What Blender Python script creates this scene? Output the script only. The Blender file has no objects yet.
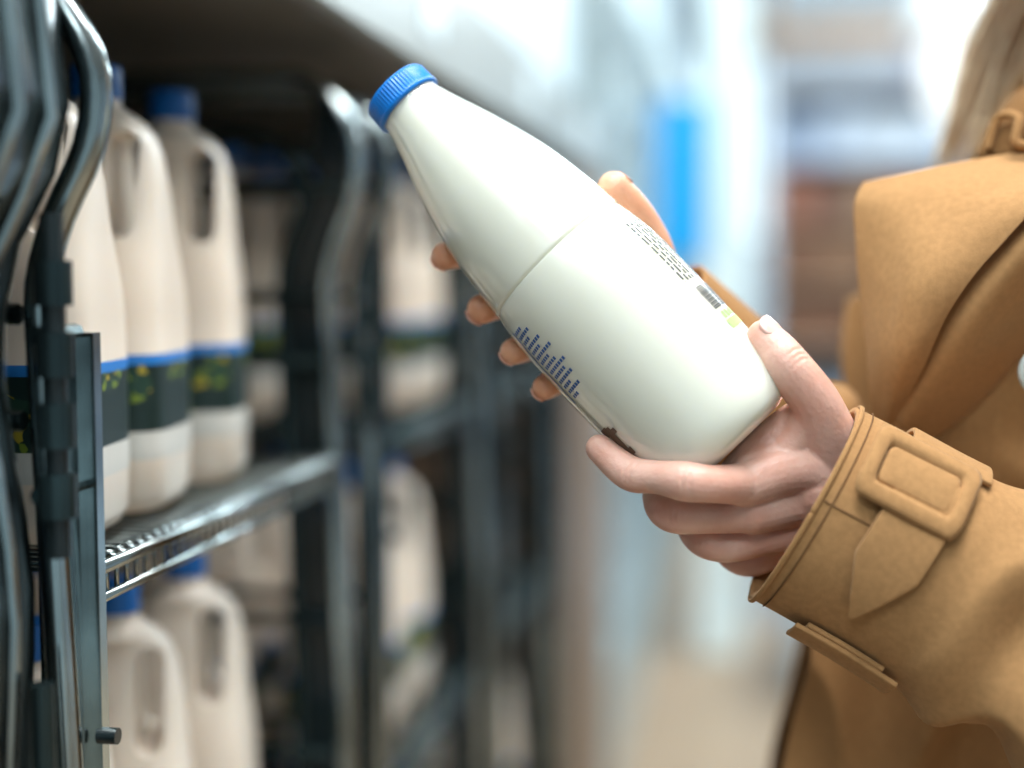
import bpy, bmesh, math, random
from mathutils import Vector, Matrix, noise
random.seed(4)
sc=bpy.context.scene
try: sc.view_settings.view_transform='Standard'
except Exception: pass
K=36/50/1024
CAM=Vector((0,0,1.35)); PITCH=math.atan(109*K); YAW=math.atan(248*K)
FW=Vector((0,math.cos(PITCH),-math.sin(PITCH))); UP=Vector((0,math.sin(PITCH),math.cos(PITCH)))
def P(px,py,d): return CAM+FW*d+Vector((1,0,0))*((px-512)*K*d)+UP*((384-py)*K*d)
# ---------------------------------------------------------------- materials
def mat(name,col,rough=.5,metal=0,var=0,vscale=20,bump=0,bscale=200,sss=0,ssr=(1,.5,.3),sssc=.01,emit=None,es=0,coat=0,spec=None,col2=None,sheen=0,bd=.001,cr=.08):
    m=bpy.data.materials.new(name); m.use_nodes=True; nt=m.node_tree; b=nt.nodes['Principled BSDF']
    b.inputs['Base Color'].default_value=(*col,1); b.inputs['Roughness'].default_value=rough; b.inputs['Metallic'].default_value=metal
    if coat: b.inputs['Coat Weight'].default_value=coat; b.inputs['Coat Roughness'].default_value=cr
    if spec is not None: b.inputs['Specular IOR Level'].default_value=spec
    if sheen: b.inputs['Sheen Weight'].default_value=sheen; b.inputs['Sheen Roughness'].default_value=.4; b.inputs['Sheen Tint'].default_value=(1,.8,.55,1)
    if sss:
        b.inputs['Subsurface Weight'].default_value=sss; b.inputs['Subsurface Radius'].default_value=ssr; b.inputs['Subsurface Scale'].default_value=sssc
    if emit: b.inputs['Emission Color'].default_value=(*emit,1); b.inputs['Emission Strength'].default_value=es
    tc=nt.nodes.new('ShaderNodeTexCoord')
    if var or col2:
        n=nt.nodes.new('ShaderNodeTexNoise'); n.inputs['Scale'].default_value=vscale; n.inputs['Detail'].default_value=4
        nt.links.new(tc.outputs['Object'],n.inputs['Vector'])
        r=nt.nodes.new('ShaderNodeValToRGB'); c2=col2 or tuple(max(0,c*(1-var)) for c in col); c1=col if col2 else tuple(min(1,c*(1+var)) for c in col)
        r.color_ramp.elements[0].position=.35; r.color_ramp.elements[1].position=.65
        r.color_ramp.elements[0].color=(*c2,1); r.color_ramp.elements[1].color=(*c1,1)
        nt.links.new(n.outputs['Fac'],r.inputs['Fac']); nt.links.new(r.outputs['Color'],b.inputs['Base Color'])
    if bump:
        n2=nt.nodes.new('ShaderNodeTexNoise'); n2.inputs['Scale'].default_value=bscale; n2.inputs['Detail'].default_value=5
        nt.links.new(tc.outputs['Object'],n2.inputs['Vector'])
        bp=nt.nodes.new('ShaderNodeBump'); bp.inputs['Strength'].default_value=bump; bp.inputs['Distance'].default_value=bd
        nt.links.new(n2.outputs['Fac'],bp.inputs['Height']); nt.links.new(bp.outputs['Normal'],b.inputs['Normal'])
    return m
M_milk=mat('milk_filled_plastic',(.81,.82,.715),.16,sss=.5,ssr=(1,.95,.75),sssc=.018,coat=.9,cr=.07)
M_cap=mat('blue_cap_plastic',(.006,.20,.68),.28)
M_skin=mat('skin',(.80,.50,.40),.40,sss=.22,ssr=(1,.35,.2),sssc=.006,col2=(.72,.38,.29),vscale=42,bump=.45,bscale=380)
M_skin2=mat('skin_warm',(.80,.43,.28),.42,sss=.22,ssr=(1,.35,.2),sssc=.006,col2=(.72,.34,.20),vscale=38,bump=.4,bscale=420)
M_nail=mat('nail',(.80,.50,.43),.2,coat=.4)
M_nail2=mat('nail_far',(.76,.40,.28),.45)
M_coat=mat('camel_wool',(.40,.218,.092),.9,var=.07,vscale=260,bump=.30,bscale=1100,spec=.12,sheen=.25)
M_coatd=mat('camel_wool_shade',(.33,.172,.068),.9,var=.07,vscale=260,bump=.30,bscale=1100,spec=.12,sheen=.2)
M_collar=mat('collar_wool',(.19,.095,.036),.92,var=.1,vscale=300,bump=.3,bscale=900,spec=.1)
M_stitch=mat('stitch_thread',(.15,.07,.022),.8)
M_ink=mat('ink_dark',(.045,.05,.06),.5)
M_inkblue=mat('ink_blue',(.03,.12,.38),.5)
M_inkbrown=mat('ink_brown',(.13,.085,.05),.5)
M_inkgreen=mat('ink_green',(.38,.60,.20),.5)
M_jug=mat('jug_hdpe',(.82,.73,.63),.33,sss=.3,ssr=(1,.8,.6),sssc=.03,coat=.2)
M_jugcap=mat('jug_cap',(.008,.13,.46),.35)
M_lblue=mat('label_blue',(.02,.20,.60),.4)
M_lwhite=mat('label_white',(.66,.66,.62),.4)
M_chrome=mat('steel_tube',(.36,.42,.43),.18,metal=1,var=.45,vscale=8)
M_dark=mat('dark_steel',(.035,.058,.062),.26,metal=.8,var=.4,vscale=9)
M_panel=mat('mottled_panel',(.10,.135,.14),.2,metal=.8,col2=(.010,.018,.022),vscale=16,bump=.5,bscale=30)
M_black=mat('black_plastic',(.009,.016,.018),.25)
M_inner=mat('cabinet_inner',(.028,.036,.036),.5)
M_can=mat('canopy_underside',(.12,.115,.10),.45)
M_fas=mat('fascia_grey',(.38,.44,.45),.3)
M_sign=mat('sign_box',(.62,.73,.78),.4,emit=(.70,.90,1),es=.25)
def label_mat():
    m=bpy.data.materials.new('label_printed_dark'); m.use_nodes=True; nt=m.node_tree; b=nt.nodes['Principled BSDF']; b.inputs['Roughness'].default_value=.4
    tc=nt.nodes.new('ShaderNodeTexCoord'); v=nt.nodes.new('ShaderNodeTexVoronoi'); v.inputs['Scale'].default_value=190
    nt.links.new(tc.outputs['Object'],v.inputs['Vector'])
    n=nt.nodes.new('ShaderNodeTexNoise'); n.inputs['Scale'].default_value=26; n.inputs['Detail'].default_value=1; nt.links.new(tc.outputs['Object'],n.inputs['Vector'])
    mk=nt.nodes.new('ShaderNodeMath'); mk.operation='GREATER_THAN'; mk.inputs[1].default_value=.52; nt.links.new(n.outputs['Fac'],mk.inputs[0])
    r=nt.nodes.new('ShaderNodeValToRGB'); r.color_ramp.interpolation='CONSTANT'; e=r.color_ramp.elements
    e[0].position=0; e[0].color=(.012,.045,.03,1); e[1].position=.42; e[1].color=(.18,.26,.03,1)
    x=e.new(.62); x.color=(.42,.33,.03,1); x=e.new(.72); x.color=(.02,.06,.04,1)
    mx=nt.nodes.new('ShaderNodeMix'); mx.data_type='RGBA'; mx.inputs[6].default_value=(.010,.028,.026,1)
    nt.links.new(mk.outputs[0],mx.inputs[0]); nt.links.new(v.outputs['Color'],r.inputs['Fac']); nt.links.new(r.outputs['Color'],mx.inputs[7]); nt.links.new(mx.outputs[2],b.inputs['Base Color']); return m
M_ldark=label_mat()
# ---------------------------------------------------------------- mesh helpers
STORE=Matrix.Translation(CAM)@Matrix.Rotation(-YAW,4,'Z')   # x = across aisle, y = along aisle, z = rel. eye height
def mkobj(name,verts,faces,mats,parent=None,smooth=True,store=False,fm=None):
    me=bpy.data.meshes.new(name); me.from_pydata([tuple(v) for v in verts],[],faces)
    for m in (mats if isinstance(mats,(list,tuple)) else [mats]): me.materials.append(m)
    if fm: 
        for p,i in zip(me.polygons,fm): p.material_index=i
    if smooth: me.polygons.foreach_set('use_smooth',[True]*len(me.polygons))
    me.update(); o=bpy.data.objects.new(name,me); sc.collection.objects.link(o)
    if store: o.matrix_world=STORE
    return o
def empty(name,loc=(0,0,0)):
    e=bpy.data.objects.new(name,None); sc.collection.objects.link(e); e.empty_display_size=.05; e.location=loc
    return e
def catmull(pts,n):
    out=[]; N=len(pts)
    for i in range(N-1):
        p0=pts[max(i-1,0)]; p1=pts[i]; p2=pts[i+1]; p3=pts[min(i+2,N-1)]
        for j in range(n):
            t=j/n; out.append([0.5*((2*b)+(-a+c)*t+(2*a-5*b+4*c-d)*t*t+(-a+3*b-3*c+d)*t**3) for a,b,c,d in zip(p0,p1,p2,p3)])
    out.append(list(pts[-1])); return out
class B:
    def __init__(s): s.v=[]; s.f=[]; s.m=[]
    def add(s,v,f,m=0):
        o=len(s.v); s.v+= [Vector(x) for x in v]; s.f+=[[i+o for i in q] for q in f]; s.m+=[m]*len(f)
    def tube(s,pts,r,seg=10,m=0,cap=True,ell=1):
        pts=[Vector(p) for p in pts]; rs=r if isinstance(r,(list,tuple)) else [r]*len(pts)
        v=[];f=[]; n=None
        for i,p in enumerate(pts):
            t=(pts[min(i+1,len(pts)-1)]-pts[max(i-1,0)]).normalized()
            if n is None:
                a=Vector((0,0,1)) if abs(t.z)<.9 else Vector((1,0,0)); n=(a-t*a.dot(t)).normalized()
            else: n=(n-t*n.dot(t)).normalized()
            b=t.cross(n)
            for k in range(seg):
                a=2*math.pi*k/seg; v.append(p+(n*math.cos(a)*ell+b*math.sin(a))*rs[i])
        for i in range(len(pts)-1):
            for k in range(seg):
                k2=(k+1)%seg; f.append([i*seg+k,i*seg+k2,(i+1)*seg+k2,(i+1)*seg+k])
        if cap: f.append(list(range(seg))[::-1]); f.append([(len(pts)-1)*seg+k for k in range(seg)])
        s.add(v,f,m)
    def box(s,a,b,m=0):
        x0,y0,z0=a;x1,y1,z1=b
        v=[(x0,y0,z0),(x1,y0,z0),(x1,y1,z0),(x0,y1,z0),(x0,y0,z1),(x1,y0,z1),(x1,y1,z1),(x0,y1,z1)]
        s.add(v,[[3,2,1,0],[4,5,6,7],[0,1,5,4],[1,2,6,5],[2,3,7,6],[3,0,4,7]],m)
    def sphere(s,c,r,seg=16,m=0,sc=(1,1,1)):
        v=[];f=[];R=seg//2
        c=Vector(c); v.append(c+Vector((0,0,r*sc[2])))
        for i in range(1,R):
            th=math.pi*i/R
            for k in range(seg):
                a=2*math.pi*k/seg; v.append(c+Vector((math.sin(th)*math.cos(a)*sc[0],math.sin(th)*math.sin(a)*sc[1],math.cos(th)*sc[2]))*r)
        v.append(c-Vector((0,0,r*sc[2]))); L=len(v)-1
        for k in range(seg):
            k2=(k+1)%seg; f.append([0,1+k,1+k2]); f.append([L,L-seg+k2,L-seg+k])
            for i in range(R-2): f.append([1+i*seg+k,1+(i+1)*seg+k,1+(i+1)*seg+k2,1+i*seg+k2])
        s.add(v,f,m)
    def loft(s,rings,cap=True,m=0,closed=True):
        n=len(rings[0]); v=[p for r in rings for p in r]; f=[]
        for i in range(len(rings)-1):
            for k in range(n if closed else n-1):
                k2=(k+1)%n; f.append([i*n+k,i*n+k2,(i+1)*n+k2,(i+1)*n+k])
        if cap: f.append(list(range(n))[::-1]); f.append([(len(rings)-1)*n+k for k in range(n)])
        s.add(v,f,m)
    def obj(s,name,mats,parent=None,smooth=True,store=False):
        return mkobj(name,s.v,s.f,mats,parent,smooth,store,s.m)
def bevel(o,w=.003,seg=2):
    m=o.modifiers.new('bevel','BEVEL'); m.width=w; m.segments=seg; m.limit_method='ANGLE'
def solid(o,t,off=-1):
    m=o.modifiers.new('solid','SOLIDIFY'); m.thickness=t; m.offset=off
def patch(ctrl,nu,nv):
    rows=[catmull([list(p) for p in r],nu) for r in ctrl]
    cols=list(zip(*rows)); cc=[catmull([list(p) for p in c],nv) for c in cols]
    return [[Vector(cc[j][i]) for j in range(len(cc))] for i in range(len(cc[0]))]
def bake(o):
    dg=bpy.context.evaluated_depsgraph_get(); dg.update(); me=bpy.data.meshes.new_from_object(o.evaluated_get(dg)); return me
# ================================================================ BOTTLE
A0=P(393,88,.825); A1=P(736,446,.792); AX=(A1-A0); L=AX.length; AX.normalize(); SL=497
NCAM=(CAM-(A0+A1)/2); NCAM=(NCAM-AX*NCAM.dot(AX)).normalized()
NUR=AX.cross(NCAM); 
if NUR.x<0: NUR=-NUR
U=.0005685
RP=[(24,34),(32,34.5),(58,42.5),(95,55),(150,70.5),(195,78),(236,82.3),(243,82.6),(246,81.2),(249,83),(275,87),(310,89),(380,89),(440,88),(468,86),(484,80),(492,71),(496,58),(497,0)]
def RB(s):
    for (a,ra),(b,rb) in zip(RP,RP[1:]):
        if a<=s<=b: 
            return (ra+(rb-ra)*(s-a)/(b-a))*U
    return RP[0][1]*U
body=catmull([list(p) for p in RP[:-1]],8)+[[497,20],[497,0.5]]
def BP(s,phi,rad=None,add=0):
    r=RB(s) if rad is None else rad
    a=math.radians(phi); return A0+AX*(s/SL*L)+(NCAM*math.cos(a)+NUR*math.sin(a))*(r+add)
bottle=empty('milk_bottle',(A0+A1)/2); BI=Matrix.Translation(-(A0+A1)/2)
def pb(o): o.parent=bottle; o.matrix_parent_inverse=BI; return o
b=B(); b.loft([[BP(s,k*360/96,r*U) for k in range(96)] for s,r in body],cap=True); pb(b.obj('bottle_body',M_milk))
b=B(); N=240
def caprow(s,r,ridge): return [BP(s,k*360/N,r*U*(1+ridge*(1 if (k%4)<2 else -1))) for k in range(N)]
b.loft([caprow(0,2,0),caprow(0,30,0),caprow(.8,33.5,0),caprow(3,35.5,.003),caprow(5,36,.014),caprow(20,36.6,.014),caprow(21,37.4,0),caprow(25.5,37.6,0),caprow(26,34,0)]); pb(b.obj('screw_cap',M_cap))
def mark(b,s0,s1,p0,p1,m=0):
    rows=[[BP(s0+(s1-s0)*i/4,p0+(p1-p0)*j/4,add=.00045) for j in range(5)] for i in range(5)]
    b.loft(rows,cap=False,m=m,closed=False)
b=B()
for row in range(7):
    ph=54+row*4.2; s=272
    while s<352:
        w=random.uniform(3,11); mark(b,s,min(s+w,352),ph,ph+1.7,0); s+=w+random.uniform(1.5,3)
for k in range(14):
    mark(b,362+k*2.0,363+k*2.0+random.choice([0,.5]),58,82,0)
for k in range(4): mark(b,394,402,60+k*5,63+k*5,1)
mark(b,404,414,58,80,1)
pb(b.obj('printed_text',[M_ink,M_inkgreen]))
b=B(); H=[5,9,6,12,8,14,7,10,15,9,13,6,10,4]
for k,h in enumerate(H):
    s=272+k*6.4; n=int(h/2.2)+2
    for j in range(n): mark(b,s,s+3.6,-66+j*3.0+k*.2,-66+j*3.0+2.2+k*.2)
mark(b,270,362,-70,-68.4)
pb(b.obj('printed_blue_bars',M_inkblue))
b=B()
for (s0,s1,p0,p1) in [(400,440,-66,-58),(398,408,-72,-62),(434,446,-70,-60),(404,410,-58,-54),(416,424,-75,-64),(428,436,-60,-55)]: mark(b,s0,s1,p0,p1)
pb(b.obj('printed_cow',M_inkbrown))
# ================================================================ HANDS
woman=empty('woman',(.44,1.03,0)); WI=Matrix.Translation(Vector((-.44,-1.03,0)))
def pw(o): o.parent=woman; o.matrix_parent_inverse=WI; return o
def chain(b,pts,n=8,seg=20):
    c=catmull([list(p)+[r] for p,r in pts],n)
    P_=[Vector(x[:3]) for x in c]; R_=[x[3] for x in c]
    b.tube(P_,R_,seg); b.sphere(P_[0],R_[0],20); b.sphere(P_[-1],R_[-1],20)
def remesh_hand(b,name,m,vox=.0011,it=5):
    o=b.obj(name,m); r=o.modifiers.new('r','REMESH'); r.mode='VOXEL'; r.voxel_size=vox
    s=o.modifiers.new('s','SMOOTH'); s.iterations=it; s.factor=.5
    me=bake(o); o.modifiers.clear(); o.data=me; me.polygons.foreach_set('use_smooth',[True]*len(me.polygons)); me.materials.clear(); me.materials.append(m)
    return pw(o)
def crease(o,c,d,nrm,w=.010,dep=.0007,sig=.0009):
    """press a transverse knuckle crease into the skin mesh"""
    d=d.normalized(); nrm=(nrm-d*nrm.dot(d)).normalized(); sd=d.cross(nrm)
    for v in o.data.vertices:
        q=v.co-c
        if q.length<w*1.6 and q.dot(nrm)>-.004:
            a=q.dot(d)+.15*abs(q.dot(sd)); v.co-=nrm*dep*math.exp(-(a/sig)**2)*max(0,1-abs(q.dot(sd))/w)
def nail(tip,d,nrm,r,Ln=.0115,wid=52,m=None):
    d=d.normalized(); nrm=(nrm-d*nrm.dot(d)).normalized(); sd=d.cross(nrm); rows=[]
    for i in range(11):
        u=i/10; w=wid*(1-abs(2*u-1)**4*.75)
        base=tip+d*(Ln*(u-.5)); dd=r*(1-.10*max(0,u-.5)*2)
        rows.append([base+(nrm*math.cos(math.radians(a))+sd*math.sin(math.radians(a)))*(dd+.0002) for a in [w*(-1+2*k/10) for k in range(11)]])
    b=B(); b.loft(rows,cap=False,closed=False); o=b.obj('fingernail',m or M_nail); solid(o,.0009,0); return pw(o)
mm=.001
b=B()
W0=P(905,535,.80); W1=P(850,500,.797)
iM=P(744,484,.772); mM=P(752,513,.783); rM=P(762,537,.797); pM=P(772,552,.812)
chain(b,[(W0,26*mm),(W1,23*mm),(P(812,488,.79),20*mm)])
chain(b,[(W1,18*mm),(P(800,470,.782),15*mm),(iM,12.3*mm)])
chain(b,[(W1,18*mm),(P(800,500,.790),15*mm),(mM,12*mm)])
chain(b,[(W1,18*mm),(P(805,525,.80),14*mm),(rM,11*mm)])
chain(b,[(W1,16*mm),(P(810,540,.81),13*mm),(pM,10*mm)])
for sgn in (0,1): chain(b,[(P(812,455,.785),14*mm),(P(775,458+8*sgn,.782),12*mm),(P(748,470+10*sgn,.778),10.5*mm)])
chain(b,[(P(812,430,.795),14*mm),(P(785,445,.802),13*mm),(P(757,469,.802),12*mm)])
chain(b,[(P(812,412,.785),11*mm),(P(787,426,.785),10.5*mm),(P(762,447,.785),10*mm),(P(738,472,.783),10*mm)])
chain(b,[(P(812,418,.805),11*mm),(P(787,426,.81),10.5*mm),(P(762,447,.81),10*mm)])
ix=[iM,BP(487,-38,add=9*mm),BP(446,-62,add=8.8*mm),BP(409,-72,add=7.6*mm)]
chain(b,[(iM,11.6*mm),(P(712,484,.755),10.2*mm),(ix[1],10.9*mm),((ix[1]+ix[2])/2,9.2*mm),(ix[2],9.7*mm),(ix[3],7.9*mm)])
chain(b,[(mM,11.2*mm),(P(710,516,.783),9.8*mm),(P(672,513,.785),10.9*mm),(P(658,496,.808),9*mm),(P(662,470,.832),8*mm)])
chain(b,[(rM,10.6*mm),(P(728,546,.796),9.4*mm),(P(702,538,.80),10*mm),(P(688,516,.822),8.6*mm),(P(690,492,.842),7.5*mm)])
chain(b,[(pM,9.6*mm),(P(752,562,.813),8.6*mm),(P(733,556,.818),8.6*mm),(P(716,535,.836),7.6*mm),(P(715,512,.85),6.8*mm)])
tT=P(764,337,.774); tI=P(789,367,.766)
chain(b,[(P(835,462,.79),19*mm),(P(823,425,.778),16*mm),(P(812,398,.77),13.6*mm),(tI,12.4*mm),(P(776,350,.77),11.2*mm),(tT,9.6*mm)])
chain(b,[(P(815,410,.775),13*mm),(P(797,437,.78),11*mm),(P(772,462,.781),10*mm)])
ho=remesh_hand(b,'hand_left',M_skin,vox=.001,it=4)
td=(tT-tI)
for k in (-.0035,-.0005,.003): crease(ho,tI+td.normalized()*k+Vector((.2,-.6,.5)).normalized()*.010,td,Vector((.2,-.6,.5)))
for (c,d) in ((ix[1],ix[2]-iM),(ix[2],ix[3]-ix[1])):
    for k in (-.002,.0018): crease(ho,c+d.normalized()*k+NCAM*.008,d,NCAM)
c=P(672,513,.785)
for k in (-.003,0,.003): crease(ho,c+Vector((-k,-.009,0)),Vector((-1,0,.1)),Vector((0,-1,.1)))
nail(tT+td.normalized()*.001,td,Vector((.45,-.55,.75)),9.9*mm,.013,50)
b=B()
def fing(spec): chain(b,[(BP(s,ph,add=ad*mm),r*mm) for s,ph,ad,r in spec])
Wf=P(655,350,.893); Wf2=P(730,420,.915)
fm=[(212,-198),(250,-186),(284,-178),(314,-168)]
fing([(212,-198,15,12),(190,-175,11,10),(172,-155,10.5,10.2),(160,-132,8.6,9),(156,-108,7.6,8.3)])
fing([(250,-186,15,12),(236,-162,11,10),(230,-148,10.5,10.2),(224,-126,8.6,9),(222,-106,7.8,8.8)])
fing([(284,-178,15,11.5),(280,-156,10.5,9.6),(278,-140,10,9.6),(277,-120,8.3,8.6),(276,-103,7.2,7.8)])
fing([(314,-168,14,10.5),(320,-148,9.5,8.6),(323,-132,9,8.8),(324,-114,7.8,7.9),(325,-100,6.6,7.2)])
for (s,ph) in fm: chain(b,[(Wf,17*mm),((Wf+BP(s,ph,add=18*mm))/2,15*mm),(BP(s,ph,add=15*mm),12*mm)])
chain(b,[(Wf,19*mm),(Wf2,24*mm)])
fing([(330,160,20,16),(300,140,14,14),(272,126,11,12),(250,115,9.5,10.6),(226,106,8,9.4)])
remesh_hand(b,'hand_right',M_skin2)
for s,ph,r in [(156,-108,8.3),(222,-106,8.8),(276,-103,7.8),(325,-100,7.2)]:
    t=BP(s,ph,add=r*.93*mm); d=BP(s,ph+12)-BP(s,ph); nr=(BP(s,ph,add=.02)-BP(s,ph)); nail(t,d,nr,r*mm+.0001,.009,42,M_nail2)
t=BP(228,106,add=8*mm); nail(t,BP(214,105)-BP(236,107),BP(226,140,add=.02)-BP(226,140)+Vector((.3,0,.6))*.02,9.3*mm,.011,44,M_nail2)
# ================================================================ COAT
def nz(p,f,a): return noise.noise(Vector(p)*f)*a
def ridge(p,f,a):   # crumpled cloth creases
    return (abs(noise.noise(Vector(p)*f))-.2)*a
def sleeve(path,rads,flat,wr=.008,seg=120,n=26,seed=0):
    c=catmull([list(p)+[r] for p,r in zip(path,rads)],n); pts=[Vector(x[:3]) for x in c]; rs=[x[3] for x in c]; rings=[]
    dist=0
    for i,p in enumerate(pts):
        if i: dist+=(p-pts[i-1]).length
        t=(pts[min(i+1,len(pts)-1)]-pts[max(i-1,0)]).normalized()
        nc=Vector((0,-1,0)); nc=(nc-t*nc.dot(t)).normalized(); nu=t.cross(nc)
        ring=[]
        for k in range(seg):
            a=2*math.pi*k/seg; q=nc*math.cos(a)*flat+nu*math.sin(a)
            g=min(1,max(0,(dist-.085)/.04)); w=p+q*.06
            d=nz(w+Vector((seed,0,0)),12,wr*g)+ridge(w+Vector((seed+2,0,0)),15,-.030*g)+wr*.9*g*math.sin(dist*70+4*noise.noise(w*8)+math.cos(a)*2)*(.35+.65*noise.noise(w*6))+nz(w,20,.0015)
            ring.append(p+q*(rs[i]+d))
        rings.append(ring)
    return pts,rings,rs
C0=P(802,503,.79); C1=P(930,573,.785); C2=P(1063,650,.772)
SH=Vector((.455,.90,1.40))
sp,sr,srs=sleeve([C0,C1,C2,P(1165,705,.768),P(1240,715,.775),Vector((.455,.84,1.24)),SH,SH+Vector((0,.05,.03))],[.0605,.062,.066,.070,.070,.072,.066,.04],.80)
b=B(); b.loft(sr,cap=False); o=b.obj('coat_sleeve_left',[M_coat]); solid(o,.0035); pw(o)
SA=(C2-C0).normalized(); SN=Vector((0,-1,0)); SN=(SN-SA*SN.dot(SA)).normalized(); SU=SA.cross(SN)
sgn=1 if SU.z>0 else -1
def SP(u,phi,add=.002):
    uu=u*.0005555; a=math.radians(phi); d=0
    for i in range(1,len(sp)):
        l=(sp[i]-sp[i-1]).length
        if d+l>=uu: c=sp[i-1].lerp(sp[i],(uu-d)/l); r=srs[i-1]+(srs[i]-srs[i-1])*(uu-d)/l; break
        d+=l
    q=SN*math.cos(a)*.80+SU*math.sin(a)*sgn
    return c+q*(r+add+nz(c+q*.06,20,.0015))
def spatch(name,fn,nu,nv,t,m=None):
    rows=[[fn(i/nu,j/nv) for j in range(nv+1)] for i in range(nu+1)]
    b=B(); b.loft(rows,cap=False,closed=False); o=b.obj(name,m or M_coat); solid(o,t,0); bevel(o,.0008,2); return pw(o)
spatch('cuff_strap',lambda u,v: SP(58+u*84,-300+ (242)*v,.0035),12,60,.003)
def tongue(u,v):
    ph=44-80*v; w=1 if v<.62 else max(.04,1-(v-.62)/.38*.96); c=92-8*v
    return SP(c+(u-.5)*64*w,ph,.0062)
spatch('strap_tongue',tongue,10,30,.003)
spatch('cuff_hem',lambda u,v: SP(1+u*5,v*360,.0012),3,90,.002)
spatch('strap_keeper',lambda u,v: SP(48+u*112,-80+21*v,.0065),12,8,.003)
def rrect(hw,hh,r,n=6):
    pts=[]
    for cx,cy,a0 in [(hw-r,hh-r,0),(-hw+r,hh-r,90),(-hw+r,-hh+r,180),(hw-r,-hh+r,270)]:
        for k in range(n+1):
            a=math.radians(a0+90*k/n); pts.append((cx+r*math.cos(a),cy+r*math.sin(a)))
    return pts
def bk(u,v,h): return SP(76+u, 38+v, .006+h)
prof=[(0,0),(-.15,.0030),(.15,.0044),(.6,.0046),(.9,.0034),(1,0)]
out=rrect(52,20,9); inn=rrect(38,11,5)
b=B(); rings=[]
for s_,h in prof: rings.append([bk(o_[0]+(i_[0]-o_[0])*s_,o_[1]+(i_[1]-o_[1])*s_,h) for o_,i_ in zip(out,inn)])
b.loft(rings,cap=False); pw(b.obj('cuff_buckle',M_coat))
b=B(); rings=[[bk(x*k,y*k,h) for x,y in inn] for k,h in [(1,.0005),(.93,.0020),(.85,.0024),(.4,.0026),(.02,.0026)]]; b.loft(rings); pw(b.obj('buckle_strap_inset',M_coat))
b=B()
b.tube([SP(16,a,.0006) for a in range(-80,100,4)],.00045,6)
b.tube([SP(64,a,.0055) for a in range(-84,-60,3)],.0005,6); b.tube([SP(142,a,.0055) for a in range(-84,-60,3)],.0005,6)
b.tube([SP(u,8,.0004) for u in range(8,60,4)],.0005,6)
pw(b.obj('cuff_stitching',M_stitch))
fp,fr,_=sleeve([P(640,338,.897),P(760,442,.93),P(900,562,.99),P(985,630,1.04),Vector((.42,1.12,1.12)),Vector((.46,1.17,1.25)),Vector((.455,1.155,1.39)),Vector((.455,1.11,1.43))],[.0595,.061,.066,.07,.072,.072,.065,.04],.75,wr=.003,seed=3)
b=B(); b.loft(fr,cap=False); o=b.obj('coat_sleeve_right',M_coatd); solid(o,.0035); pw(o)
def crow(z,xf,dx=0): return [(xf,.915,z),(xf+.06,.885,z),(.40,.865,z),(.54,.90,z),(.60+dx,1.03,z),(.54,1.17,z),(.40,1.205,z),(xf+.11,1.18,z),(xf+.045,1.11,z)]
rows=[crow(.45,.13,.06),crow(.75,.145,.04),crow(.95,.16,.02),crow(1.03,.176,0),crow(1.11,.192,-.02),crow(1.20,.213,-.01),crow(1.28,.238),crow(1.345,.262),
 [(.285,.93,1.395),(.35,.905,1.40),(.44,.885,1.40),(.54,.93,1.40),(.58,1.03,1.40),(.54,1.13,1.40),(.44,1.175,1.40),(.37,1.155,1.40),(.32,1.10,1.40)],
 [(.335,.975,1.43),(.385,.945,1.45),(.44,.935,1.455),(.51,.96,1.455),(.54,1.03,1.455),(.51,1.10,1.455),(.44,1.125,1.455),(.38,1.115,1.455),(.35,1.08,1.455)],
 [(.38,1.0,1.46),(.405,.97,1.48),(.44,.96,1.49),(.49,.98,1.50),(.51,1.03,1.50),(.49,1.08,1.50),(.44,1.10,1.50),(.40,1.09,1.50),(.375,1.07,1.50)]]
g=patch([r[:] for r in rows],18,24)
for r in g:
    for p in r:
        w=nz(p,6,.016)+nz(p+Vector((3,0,0)),14,.009)+ridge(Vector((p.x*1.6,p.y,p.z*.7)),13,.034); p.y+=w; p.x+=nz(p+Vector((5,0,0)),7,.006)
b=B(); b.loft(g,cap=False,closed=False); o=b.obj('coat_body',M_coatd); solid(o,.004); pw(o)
lap=[[P(866,184,.872),P(905,176,.862),P(960,165,.858),P(1045,150,.87)],
     [P(857,205,.868),P(900,203,.846),P(955,193,.835),P(1045,172,.845)],
     [P(859,250,.866),P(893,247,.840),P(935,235,.822),P(1045,192,.812)],
     [P(863,300,.866),P(888,300,.840),P(920,286,.820),P(1010,232,.808)],
     [P(868,350,.868),P(882,352,.848),P(905,343,.830),P(945,306,.820)],
     [P(873,395,.870),P(882,397,.862),P(894,392,.851),P(915,368,.842)],
     [P(880,424,.875),P(884,425,.872),P(890,424,.868),P(898,415,.864)]]
g=patch(lap,18,16)
for r in g:
    for p in r: p.y+=nz(p,15,.012)+ridge(p,11,.014)
b=B(); b.loft(g,cap=False,closed=False); o=b.obj('coat_lapel',M_coat); solid(o,.0045,0); bevel(o,.0012,2); pw(o)
b=B(); off=Vector((0,-.0030,0))
b.tube([r[4]+off for r in g[8:-10]],.0006,6); b.tube([g[8][i]+off for i in range(4,len(g[0]))],.0006,6); pw(b.obj('lapel_stitching',M_stitch))
roll=[[P(1050,190,.83),P(1052,215,.805),P(1056,245,.815),P(1062,285,.868)],
      [P(1004,232,.826),P(1014,258,.805),P(1026,288,.82),P(1040,325,.872)],
      [P(944,303,.832),P(960,328,.815),P(976,352,.83),P(994,382,.876)],
      [P(912,364,.850),P(924,382,.838),P(938,398,.85),P(955,420,.885)],
      [P(894,412,.868),P(900,420,.862),P(908,430,.868),P(918,445,.892)]]
g2=patch(roll,8,8)
for r in g2:
    for p in r: p.y+=nz(p,14,.006)
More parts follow.
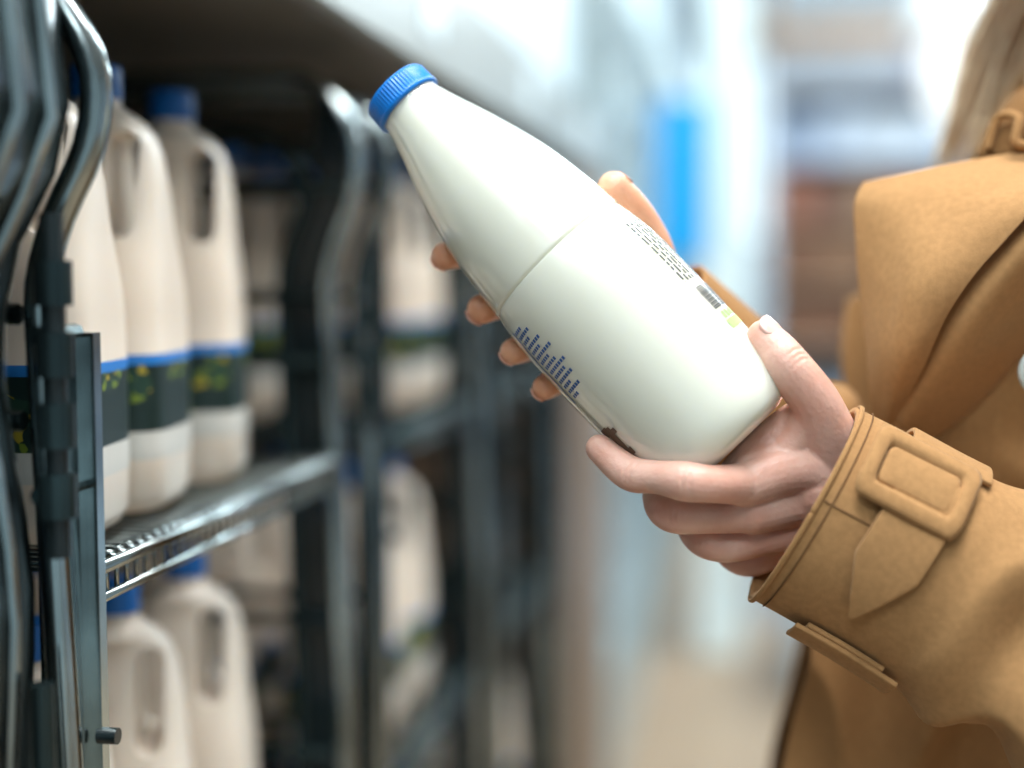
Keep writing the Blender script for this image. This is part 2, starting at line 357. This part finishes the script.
b=B(); b.loft(g2,cap=False,closed=False); o=b.obj('lapel_roll',M_coat); solid(o,.004,0); pw(o)
col=[[P(978,158,.885),P(1010,154,.868),P(1060,147,.86)],[P(988,132,.89),P(1016,126,.87),P(1060,116,.862)],[P(1002,112,.90),P(1025,100,.885),P(1065,84,.875)],[P(1012,100,.925),P(1035,82,.915),P(1070,62,.91)]]
g3=patch(col,6,6); b=B(); b.loft(g3,cap=False,closed=False); o=b.obj('coat_collar',M_collar); solid(o,.005,0); bevel(o,.0012,2); pw(o)
b=B(); b.tube(catmull([list(P(988,150,.874)),list(P(998,118,.872)),list(P(1018,118,.860)),list(P(1016,142,.856)),list(P(1034,146,.854))],8),.003,8); pw(b.obj('collar_loop',M_coatd))
b=B(); c=P(1044,372,.822)
b.tube([c+Vector((.0125*math.cos(a*math.pi/12),0,.0125*math.sin(a*math.pi/12))) for a in range(25)],.0028,10); b.tube([c+Vector((0,-.001,0)),c+Vector((0,.004,0))],.012,20)
pw(b.obj('coat_button',mat('pale_button',(.45,.50,.48),.25)))
fl=[[P(848,300,1.06),P(870,290,1.07),P(910,280,1.09)],[P(842,352,1.05),P(866,350,1.06),P(910,345,1.09)],[P(846,410,1.05),P(870,410,1.06),P(910,410,1.09)],[P(850,520,1.06),P(880,520,1.07),P(920,520,1.09)]]
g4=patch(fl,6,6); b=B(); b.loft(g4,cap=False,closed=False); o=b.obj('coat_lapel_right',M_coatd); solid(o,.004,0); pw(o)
b=B(); M_sw=mat('knit_sweater',(.10,.08,.07),.9,bump=.4,bscale=500)
def ell(cx,cy,z,a,bb,n=40): return [Vector((cx+a*math.cos(2*math.pi*k/n),cy+bb*math.sin(2*math.pi*k/n),z)) for k in range(n)]
b.loft([ell(.45,1.03,z,a,bb) for z,a,bb in [(.82,.11,.13),(.9,.125,.15),(1.05,.10,.12),(1.2,.115,.135),(1.32,.11,.14),(1.40,.09,.13),(1.46,.06,.07),(1.49,.05,.055)]]); pw(b.obj('sweater',M_sw))
b=B(); M_tr=mat('dark_trousers',(.03,.035,.05),.85)
for y in (.95,1.11): 
    c=catmull([[.45,y,.92,.085],[.44,y,.7,.075],[.43,y,.5,.055],[.44,y,.3,.05],[.45,y,.12,.038]],6); b.tube([x[:3] for x in c],[x[3] for x in c],24)
pw(b.obj('trousers',M_tr))
b=B()
for y in (.95,1.11):
    b.loft([[Vector((cx+x*hl,y+yy*w,z)) for x,yy in rrect(1,1,.7)] for z,cx,hl,w in [(0,.40,.125,.04),(.03,.40,.13,.045),(.06,.41,.115,.043),(.09,.435,.075,.042),(.13,.45,.05,.045),(.2,.45,.05,.05)]])
pw(b.obj('boots',mat('black_leather',(.02,.018,.016),.35)))
HC=Vector((.425,1.03,1.685)); b=B()
b.sphere(HC+Vector((.01,0,.015)),.1,32,sc=(.98,.76,1.05)); b.sphere(HC+Vector((-.03,0,-.055)),.062,24,sc=(.95,.9,1.0))
chain(b,[(HC+Vector((.03,0,-.05)),.05),(Vector((.45,1.03,1.56)),.05),(Vector((.455,1.03,1.47)),.055)])
chain(b,[(HC+Vector((-.085,0,.005)),.009),(HC+Vector((-.104,0,-.022)),.011),(HC+Vector((-.09,0,-.032)),.012)])
chain(b,[(HC+Vector((-.08,-.015,-.062)),.008),(HC+Vector((-.089,0,-.062)),.010),(HC+Vector((-.08,.015,-.062)),.008)])
b.sphere(HC+Vector((-.065,0,-.10)),.022,16)
for y in (-.076,.076): b.sphere(HC+Vector((.02,y,-.01)),.026,16,sc=(.6,.3,1.1))
remesh_hand(b,'head',M_skin,.003,4)
b=B()
for y in (-.031,.031): b.sphere(HC+Vector((-.078,y,.01)),.012,16,0); b.sphere(HC+Vector((-.0865,y,.009)),.0055,12,1)
pw(b.obj('eyes',[mat('eye_white',(.8,.8,.78),.2),mat('iris',(.06,.09,.1),.2)]))
b=B(); b.sphere(HC+Vector((-.0885,0,-.062)),.02,16,sc=(.3,1,.28)); pw(b.obj('lips',mat('lips',(.55,.16,.14),.4)))
M_hair=mat('blond_hair',(.88,.70,.48),.4,col2=(.62,.42,.24),vscale=60)
b=B(); b.sphere(HC+Vector((.03,0,.03)),.108,32,sc=(1,.83,1.02)); chain(b,[(HC+Vector((.075,0,-.02)),.075),(HC+Vector((.095,0,-.12)),.06),(HC+Vector((.10,0,-.2)),.045)])
for i in range(420):
    sd=-1 if i<340 else 1; f=random.random()**1.2; h=random.random()
    st=HC+Vector((-.02+.1*f,sd*(.045+.035*h),.06-.05*h)); 
    e=Vector((.335+.10*f+random.uniform(-.008,.008),1.03+sd*(.085+.045*h),1.425+random.uniform(-.01,.03)))
    m1=HC+Vector((-.025+.12*f+random.uniform(-.006,.006),sd*(.084+.01*h),-.05)); m2=Vector((.360+.10*f+random.uniform(-.008,.008),1.03+sd*(.082+.03*h),1.53))
    c=catmull([list(st),list(m1),list(m2),list(e)],7); b.tube(c,[.0024]*(len(c)-3)+[.0020,.0014,.0005],5)
pw(b.obj('hair',M_hair))
# ================================================================ MILK JUGS
def jugmesh():
    zs=[(0,.040,3),(.004,.047,4),(.012,.0505,5),(.034,.051,5),(.036,.0515,5),(.045,.0515,5),(.054,.0515,5),(.065,.0515,5),(.08,.0515,5),(.097,.0515,5),(.1035,.0515,5),(.1055,.051,5),(.13,.0505,5),(.15,.0495,4.5),(.165,.0480,4),(.185,.0465,3.5),(.21,.0455,3.2),(.232,.0435,3),(.245,.040,2.8),(.254,.033,2.5),(.261,.022,2.2),(.265,.0168,2),(.272,.0168,2)]
    n=48; rings=[]
    for z,h,e in zs:
        r=[]
        for k in range(n):
            a=2*math.pi*k/n; c,s=math.cos(a),math.sin(a); q=(abs(c)**e+abs(s)**e)**(-1/e)
            yy=h*(1 if z<.16 else max(.60,1-(z-.16)*4.5) if z<.25 else .8 if z<.262 else 1)
            sh=-.003*min(1,max(0,(z-.2)/.06))
            r.append(Vector((c*q*h+sh,s*q*yy,z)))
        rings.append(r)
    b=B(); b.loft(rings); mats=[M_jug,M_lblue,M_ldark,M_lwhite,M_jugcap]
    o=b.obj('jt',mats,smooth=True)
    c=B(); R=[]
    for y in (-.09,.09): R.append([Vector((.0235+x,y,.212+z)) for x,z in rrect(.0105,.035,.0103)])
    c.loft(R); co=c.obj('jc',M_jug)
    for ob in (co,o):
        bm_=bmesh.new(); bm_.from_mesh(ob.data); bmesh.ops.recalc_face_normals(bm_,faces=bm_.faces); bm_.to_mesh(ob.data)
    md=o.modifiers.new('b','BOOLEAN'); md.object=co; md.operation='DIFFERENCE'; md.solver='EXACT'
    me=bake(o); bpy.data.objects.remove(o); bpy.data.objects.remove(co)
    b=B(); b.add([v.co for v in me.vertices],[list(p.vertices) for p in me.polygons],0)
    for i,f in enumerate(b.f):
        z=sum(b.v[k].z for k in f)/len(f)
        b.m[i]=1 if .0975<z<.1035 else 2 if .054<z<.0975 else 3 if .036<z<.054 else 0
    b.loft([ell(-.003,0,z,r,r,32) for z,r in [(.269,.0165),(.269,.0178),(.289,.0178),(.291,.0165),(.291,.002)]],m=4)
    b.v=[Vector((v.x*.94,v.y*.94,v.z)) for v in b.v]
    return b,mats
JB,JM=jugmesh(); jme=None
def jug_at(t,s,z,rot,name='milk_jug'):
    global jme
    if jme is None:
        o=JB.obj(name,JM); jme=o.data
    else: o=bpy.data.objects.new(name,jme); sc.collection.objects.link(o)
    o.matrix_world=STORE@Matrix.Translation((t,s,z))@Matrix.Rotation(rot,4,'Z')
    md=o.modifiers.new('w','EDGE_SPLIT') ; md.split_angle=math.radians(50)
    return o
SHZ=-.158; LZ=-.505
for t,s,r in [(-.426,.782,.12),(-.430,.888,.12),(-.435,1.022,.25),(-.435,1.60,.3),(-.435,1.715,.2)]: jug_at(t,s,SHZ+.004,r)
stock=B()
def stk(t,s,z,r=.3):
    M=Matrix.Translation((t,s,z))@Matrix.Rotation(r,4,'Z')
    o=len(stock.v); stock.v+=[M@v for v in JB.v]; stock.f+=[[i+o for i in q] for q in JB.f]; stock.m+=list(JB.m)
for t in (-.57,-.70):
    for s in (1.36,1.48,1.60,1.72): stk(t,s,SHZ+.004)
for t in (-.435,-.56,-.68):
    for s in (.79,.91,1.03,1.39,1.51,1.63): 
        if random.random()<.95: stk(t,s,LZ+.004,random.uniform(0,.6))
for t in (-.435,-.56):
    for s in (.80,.93,1.05,1.4,1.52,1.64,1.98,2.1,2.25): stk(t,s,-.90+.004)
o=stock.obj('milk_jug_stock',JM,store=True); md=o.modifiers.new('w','EDGE_SPLIT'); md.split_angle=math.radians(50)
# ================================================================ TROLLEYS / CABINET
ZN=[(.58,.68),(1.17,1.27),(1.78,1.90),(2.40,2.50)]
def front(z,i=1):
    k=min(1,max(0,(.085-z)/.09)); k=k*k*(3-2*k); return -.338+(.006*(1-k) if i==0 else 0)-.026*k+ .012*min(1,max(0,(-.05-z)/.3))
for i,(s0,s1) in enumerate(ZN):
    b=B()
    for s,ins,r,m in [(s0,.0,.0085,0),(s1,.0,.0085,0),(s0+.015,.045,.006,2),(s1-.015,.045,.006,2)]:
        if i==0 and s<s0+.02: continue
        path=[(-.92,s,.168-ins),(-.6,s,.168-ins),(-.42-ins,s,.168-ins),(-.375-ins,s,.160-ins),(-.346-ins,s,.13-ins)]
        z=.10-ins
        while z>-1.18: path.append((front(z,i)-ins,s,z)); z-=.035
        b.tube(catmull([list(map(float,p)) for p in path],3),r,10,m)
        b.tube([(-.92,s,.168-ins),(-.92,s,-1.18)],r,10,m)
    for s in (s0+.005,s1-.005):
        for z in (.075,-.02,-.075,-.30,-.42,-.70,-.95): b.tube([(-.90,s,z),(front(z)-.01,s,z)],.0055,8,2)
    R=[]; sa,sb=(s0-.25,s1-.012) if i==0 else (s0+.015,s1-.03); dp=.30 if i==0 else .03
    for k in range(40):
        z=.19-k*1.36/39 if i==0 else .15-k*1.32/39; f=front(z,i)-.010+(.004*math.sin(z*30) if i==0 else 0); R.append([Vector((f,sa,z)),Vector((f+.006,sa+.02,z)),Vector((f+.006,sb-.02,z)),Vector((f,sb,z)),Vector((f-dp,sb,z)),Vector((f-dp,sa,z))])
    b.loft(R,m=3 if i==0 else 1)
    if i==0:   # bright steel tubes added to stand in for highlight streaks on the panel
        for so in (.045,.075): b.tube([(front(.18-k*.035,0)-.003+.004*math.sin((.18-k*.035)*30),s1-so,.18-k*.035) for k in range(38)],.0035,8,0)
    b.box((-.372,s1+.004,-1.18),(-.348,s1+.014,-.03),0); b.box((-.356,s1+.012,-1.18),(-.342,s1+.02,.10 if i else -.03),1 if i else 0)
    b.tube([(-.342,s1-.03,-.14),(-.342,s1-.03,.03)],.006,12,1)
    for z in (-.12,-.085,-.05,-.015): b.tube([(-.342,s1-.03,z),(-.342,s1-.03,z+.022)],.0095,14,2)
    b.tube([(-.352,s1-.03,-.03),(-.352,s1+.012,-.03)],.005,8,2); b.tube([(-.352,s1-.03,-.11),(-.352,s1+.012,-.11)],.005,8,2)
    b.tube([(-.345,s1+.014,-.245),(-.334,s1+.014,-.245)],.0045,12,1)
    b.tube([(-.345,s1-.045,-.2),(-.345,s1-.045,-1.15)],.006,10,2)
    b.box((-.93,s0,-1.19),(-.34,s1,-1.16),1)
    for t in (-.4,-.86): b.tube([(t,(s0+s1)/2-.02,-1.29),(t,(s0+s1)/2+.02,-1.29)],.06,20,1); b.box((t-.02,(s0+s1)/2-.03,-1.25),(t+.02,(s0+s1)/2+.03,-1.17),0)
    o=b.obj('trolley_side_frame',[M_chrome,M_black,M_dark,M_panel],store=True); md=o.modifiers.new('e','EDGE_SPLIT'); md.split_angle=.7
for i,((a0,a1),(b0,b1)) in enumerate(zip(ZN,ZN[1:])):
    b=B()
    for z in (SHZ,LZ,-.90):
        s0,s1=a1+.012,b0-.012
        for t,r in ((-.356,.0042),(-.37,.003),(-.5,.003),(-.65,.003),(-.8,.003),(-.91,.0045)): b.tube([(t,s0,z-.003),(t,s1,z-.003)],r,8)
        b.tube([(-.356,s0,z-.020),(-.356,s1,z-.020)],.003,8)
        n=int((s1-s0)/.0125)
        for k in range(n+1):
            s=s0+(s1-s0)*k/n; b.tube([(-.356,s,z-.020),(-.356,s,z),(-.364,s,z+.002),(-.91,s,z+.002)],.0015,5)
    b.obj('wire_shelf',[M_chrome if i==0 else M_dark],store=True)
b=B()
b.box((-1.02,-.6,.20),(-.335,3.2,.235),1)
b.box((-.36,-.6,.205),(-.325,3.2,.31),2)
b.box((-1.05,-.6,-1.35),(-1.0,3.2,1.0),0)
b.box((-1.0,-.6,-1.35),(-.40,3.2,-1.345),0)
b.box((-1.0,2.58,-1.35),(-.335,3.2,.2),4)
b.box((-1.0,-.65,-1.35),(-.335,-.6,.3),0)
b.box((-1.0,-.6,.31),(-.42,3.2,1.0),3)
for k in range(6): b.box((-.345,-.5+k*.62,.235),(-.322,-.42+k*.62,.29),3)
o=b.obj('refrigerated_cabinet',[M_inner,M_can,M_fas,M_sign,mat('end_panel_tan',(.22,.155,.11),.5)],smooth=False,store=True); bevel(o,.004)
b=B(); t0=-.36
b.box((-1.1,3.4,-1.35),(-1.05,8.6,.95),0); b.box((-1.05,3.4,.75),(t0,8.6,.95),0); b.box((-1.05,3.4,-1.35),(t0,8.6,-1.0),1); b.box((-1.05,3.35,-1.35),(t0,3.42,.95),1)
cols=[(.42,.54,.56),(.28,.47,.56),(.5,.47,.42),(.05,.28,.40),(.36,.42,.45)]
for k in range(8):
    s=3.42+k*.65; b.box((t0-.03,s,-1.0),(t0,s+.05,.75),2)
    b.box((t0+.005,s+.08,-.4),(t0+.02,s+.1,.1),2)
for z in (-.95,-.55,-.15,.15,.45):
    b.box((-1.05,3.42,z-.02),(t0-.06,8.6,z),2)
    s=3.5
    while s<8.4:
        w=random.uniform(.12,.3); h=random.uniform(.15,.28); b.box((-.8,s,z),(t0-.08,s+w,z+h),3+random.randrange(5)); s+=w+.01
o=b.obj('glass_door_cooler',[mat('cooler_white_glow',(.6,.72,.75),.4,emit=(.75,.93,1),es=.2),mat('cooler_kick',(.40,.48,.50),.3),mat('cooler_frame',(.5,.58,.61),.3)]+[mat('carton_%d'%i,c,.5) for i,c in enumerate(cols)],smooth=False,store=True)  # white carcass glows to stand in for the lighting inside the cooler
b=B(); b.box((-.20,5.0,-1.35),(-.05,5.3,1.6)); b.box((-.21,4.99,-1.35),(-.04,5.31,-1.2)); o=b.obj('pillar',mat('pillar_white_glow',(.74,.84,.84),.5,emit=(.9,1,1),es=.15),smooth=False,store=True); bevel(o,.01)  # pillar is no lamp; its brightness is put in as a faint glow
b=B(); b.box((-.35,4.80,.05),(-.175,4.83,.58)); b.box((-.357,4.832,.04),(-.168,4.845,.59),1); b.tube([(-.265,4.815,.58),(-.265,4.815,1.64)],.004,6,1)
b.obj('hanging_sign',[mat('sign_cyan',(.0,.23,.52),.4,emit=(.0,.36,.78),es=.5),M_fas],smooth=False,store=True)
b=B()
b.box((.0,5.6,-1.35),(2.6,6.3,-1.05),0); b.box((.0,6.25,-1.05),(2.6,6.3,1.0),0)
for x in (.0,.85,1.7,2.56): b.box((x,5.65,-1.05),(x+.04,6.28,1.0),0)
br=[(.22,.10,.055),(.30,.16,.09),(.16,.075,.05),(.30,.19,.12),(.27,.10,.06)]; bl=[(.36,.42,.54),(.50,.57,.68),(.30,.37,.50),(.60,.66,.74),(.44,.46,.58)]
for z,base in ((-1.05,6),(-.62,6),(-.27,1),(-.02,1),(.20,1),(.45,6),(.72,6)):
    b.box((.0,5.65,z-.02),(2.6,6.28,z),11 if base==6 else 4); x=.05
    while x<2.5:
        w=random.uniform(.08,.2); h=random.uniform(.16,.2); b.box((x,5.7,z),(x+w,6.1,z+h),base+random.randrange(5)); x+=w+.01
o=b.obj('gondola_shelving',[mat('gondola_white',(.62,.69,.78),.4)]+[mat('brown_pack_%d'%i,c,.6) for i,c in enumerate(br)]+[mat('pale_pack_%d'%i,c,.6) for i,c in enumerate(bl)]+[mat('shelf_edge',(.40,.42,.50),.5)],smooth=False,store=True)
b=B(); b.box((-.02,5.5,.86),(2.0,5.58,.94)); 
for x in (.0,1.9): b.box((x,5.51,.94),(x+.03,5.56,1.65))
b.obj('wooden_beam',mat('beam_wood',(.34,.20,.11),.5,var=.2),smooth=False,store=True)
b=B()
R=[]
for z,g_ in [(-1.35,.03),(-1.25,.0),(-.98,.0),(-.95,.01),(-.95,.06),(-1.2,.08)]: R.append([Vector((1.0+x,4.75+y,z)) for x,y in rrect(.9-g_,.33-g_,.08)])
b.loft(R); o=b.obj('chest_freezer',mat('freezer_white',(.50,.60,.70),.3),store=True)
# room
def slab(name,a,bb,m): b=B(); b.box(a,bb); return b.obj(name,m,smooth=False,store=True)
m=bpy.data.materials.new('floor_tiles'); m.use_nodes=True; nt=m.node_tree; bs=nt.nodes['Principled BSDF']; tc=nt.nodes.new('ShaderNodeTexCoord'); bt=nt.nodes.new('ShaderNodeTexBrick')
bt.offset=0; bt.inputs['Scale'].default_value=1.6; bt.inputs['Brick Width'].default_value=1; bt.inputs['Row Height'].default_value=1; bt.inputs['Mortar Size'].default_value=.006
bt.inputs['Color1'].default_value=(.50,.34,.22,1); bt.inputs['Color2'].default_value=(.45,.32,.21,1); bt.inputs['Mortar'].default_value=(.26,.2,.16,1)
nt.links.new(tc.outputs['Object'],bt.inputs['Vector']); nt.links.new(bt.outputs['Color'],bs.inputs['Base Color']); bs.inputs['Roughness'].default_value=.35
slab('floor',(-1.2,-3,-1.40),(5,10,-1.35),m)
M_wall=mat('wall_paint',(.60,.70,.80),.7)
slab('ceiling',(-1.2,-3,1.65),(5,10,1.7),mat('ceiling_white',(.72,.79,.84),.7))
slab('wall_left',(-1.25,-3,-1.35),(-1.2,10,1.65),M_wall); slab('wall_back',(-1.2,9.95,-1.35),(5,10,1.65),M_wall); slab('wall_right',(4.95,-3,-1.35),(5,10,1.65),M_wall)
b=B(); b.box((-.1,9.9,.2),(4.6,9.94,1.5),0)
for x in (-.1,.8,1.7,2.6,3.5,4.55): b.box((x,9.86,.2),(x+.06,9.93,1.5),1)
for z in (.2,1.45): b.box((-.1,9.86,z),(4.6,9.93,z+.06),1)
b.obj('window_1',[mat('daylight_glass',(.8,.9,1),.3,emit=(.85,.95,1),es=2.0),M_fas],smooth=False,store=True)
LT=.66  # pendant added only to make the bright glare behind the hair
b=B(); b.loft([[Vector((LT+r*math.cos(k*math.pi/16),4.6+r*math.sin(k*math.pi/16),z)) for k in range(32)] for r,z in [(.02,.98),(.06,.96),(.18,.88),(.22,.80),(.23,.74),(.22,.72)]],m=1,cap=False)
b.sphere((LT,4.6,.62),.18,24,0,(1,1,1.1)); b.tube([(LT,4.6,.97),(LT,4.6,1.65)],.006,8,1)
b.obj('added_glare_pendant',[mat('added_glare_glow',(1,1,1),.5,emit=(1,.97,.92),es=.9),mat('added_pendant_shade',(.85,.85,.85),.4)],store=True)
def panel(t,s,w,l,power,col=(.97,.98,1)):
    b=B(); b.box((t-w/2-.02,s-l/2-.02,1.60),(t+w/2+.02,s+l/2+.02,1.65),1); b.box((t-w/2,s-l/2,1.59),(t+w/2,s+l/2,1.601),0)
    b.obj('ceiling_light_panel',[mat('panel_glow',(1,1,1),.5,emit=col,es=3),M_fas],smooth=False,store=True)
    ld=bpy.data.lights.new('panel_lamp','AREA'); ld.shape='RECTANGLE'; ld.size=w; ld.size_y=l; ld.energy=power; ld.color=col
    lo=bpy.data.objects.new('panel_lamp',ld); sc.collection.objects.link(lo); lo.matrix_world=STORE@Matrix.Translation((t,s,1.58))
panel(.0,.15,.5,1.0,30,(.95,.98,1)); panel(.55,.95,.5,.5,28,(1,.97,.93)); panel(-.1,-1.3,.9,.9,24,(.88,.97,1)); panel(.9,2.2,.6,1.2,28,(.84,.96,1)); panel(.5,3.9,.6,1.2,36,(.84,.96,1)); panel(1.6,5.0,1.2,.6,56,(.84,.96,1)); panel(.4,7.2,.6,1.2,60,(.84,.96,1))
w=bpy.data.worlds.new('store_ambient'); sc.world=w; w.use_nodes=True; w.node_tree.nodes['Background'].inputs[0].default_value=(.70,.92,1,1); w.node_tree.nodes['Background'].inputs[1].default_value=.5
cd=bpy.data.cameras.new('camera'); co=bpy.data.objects.new('camera',cd); sc.collection.objects.link(co); co.location=CAM; co.rotation_euler=(math.pi/2-PITCH,0,0)
cd.lens=50; cd.sensor_width=36; cd.clip_start=.02; cd.dof.use_dof=True; cd.dof.focus_distance=.78; cd.dof.aperture_fstop=1.4
sc.camera=co
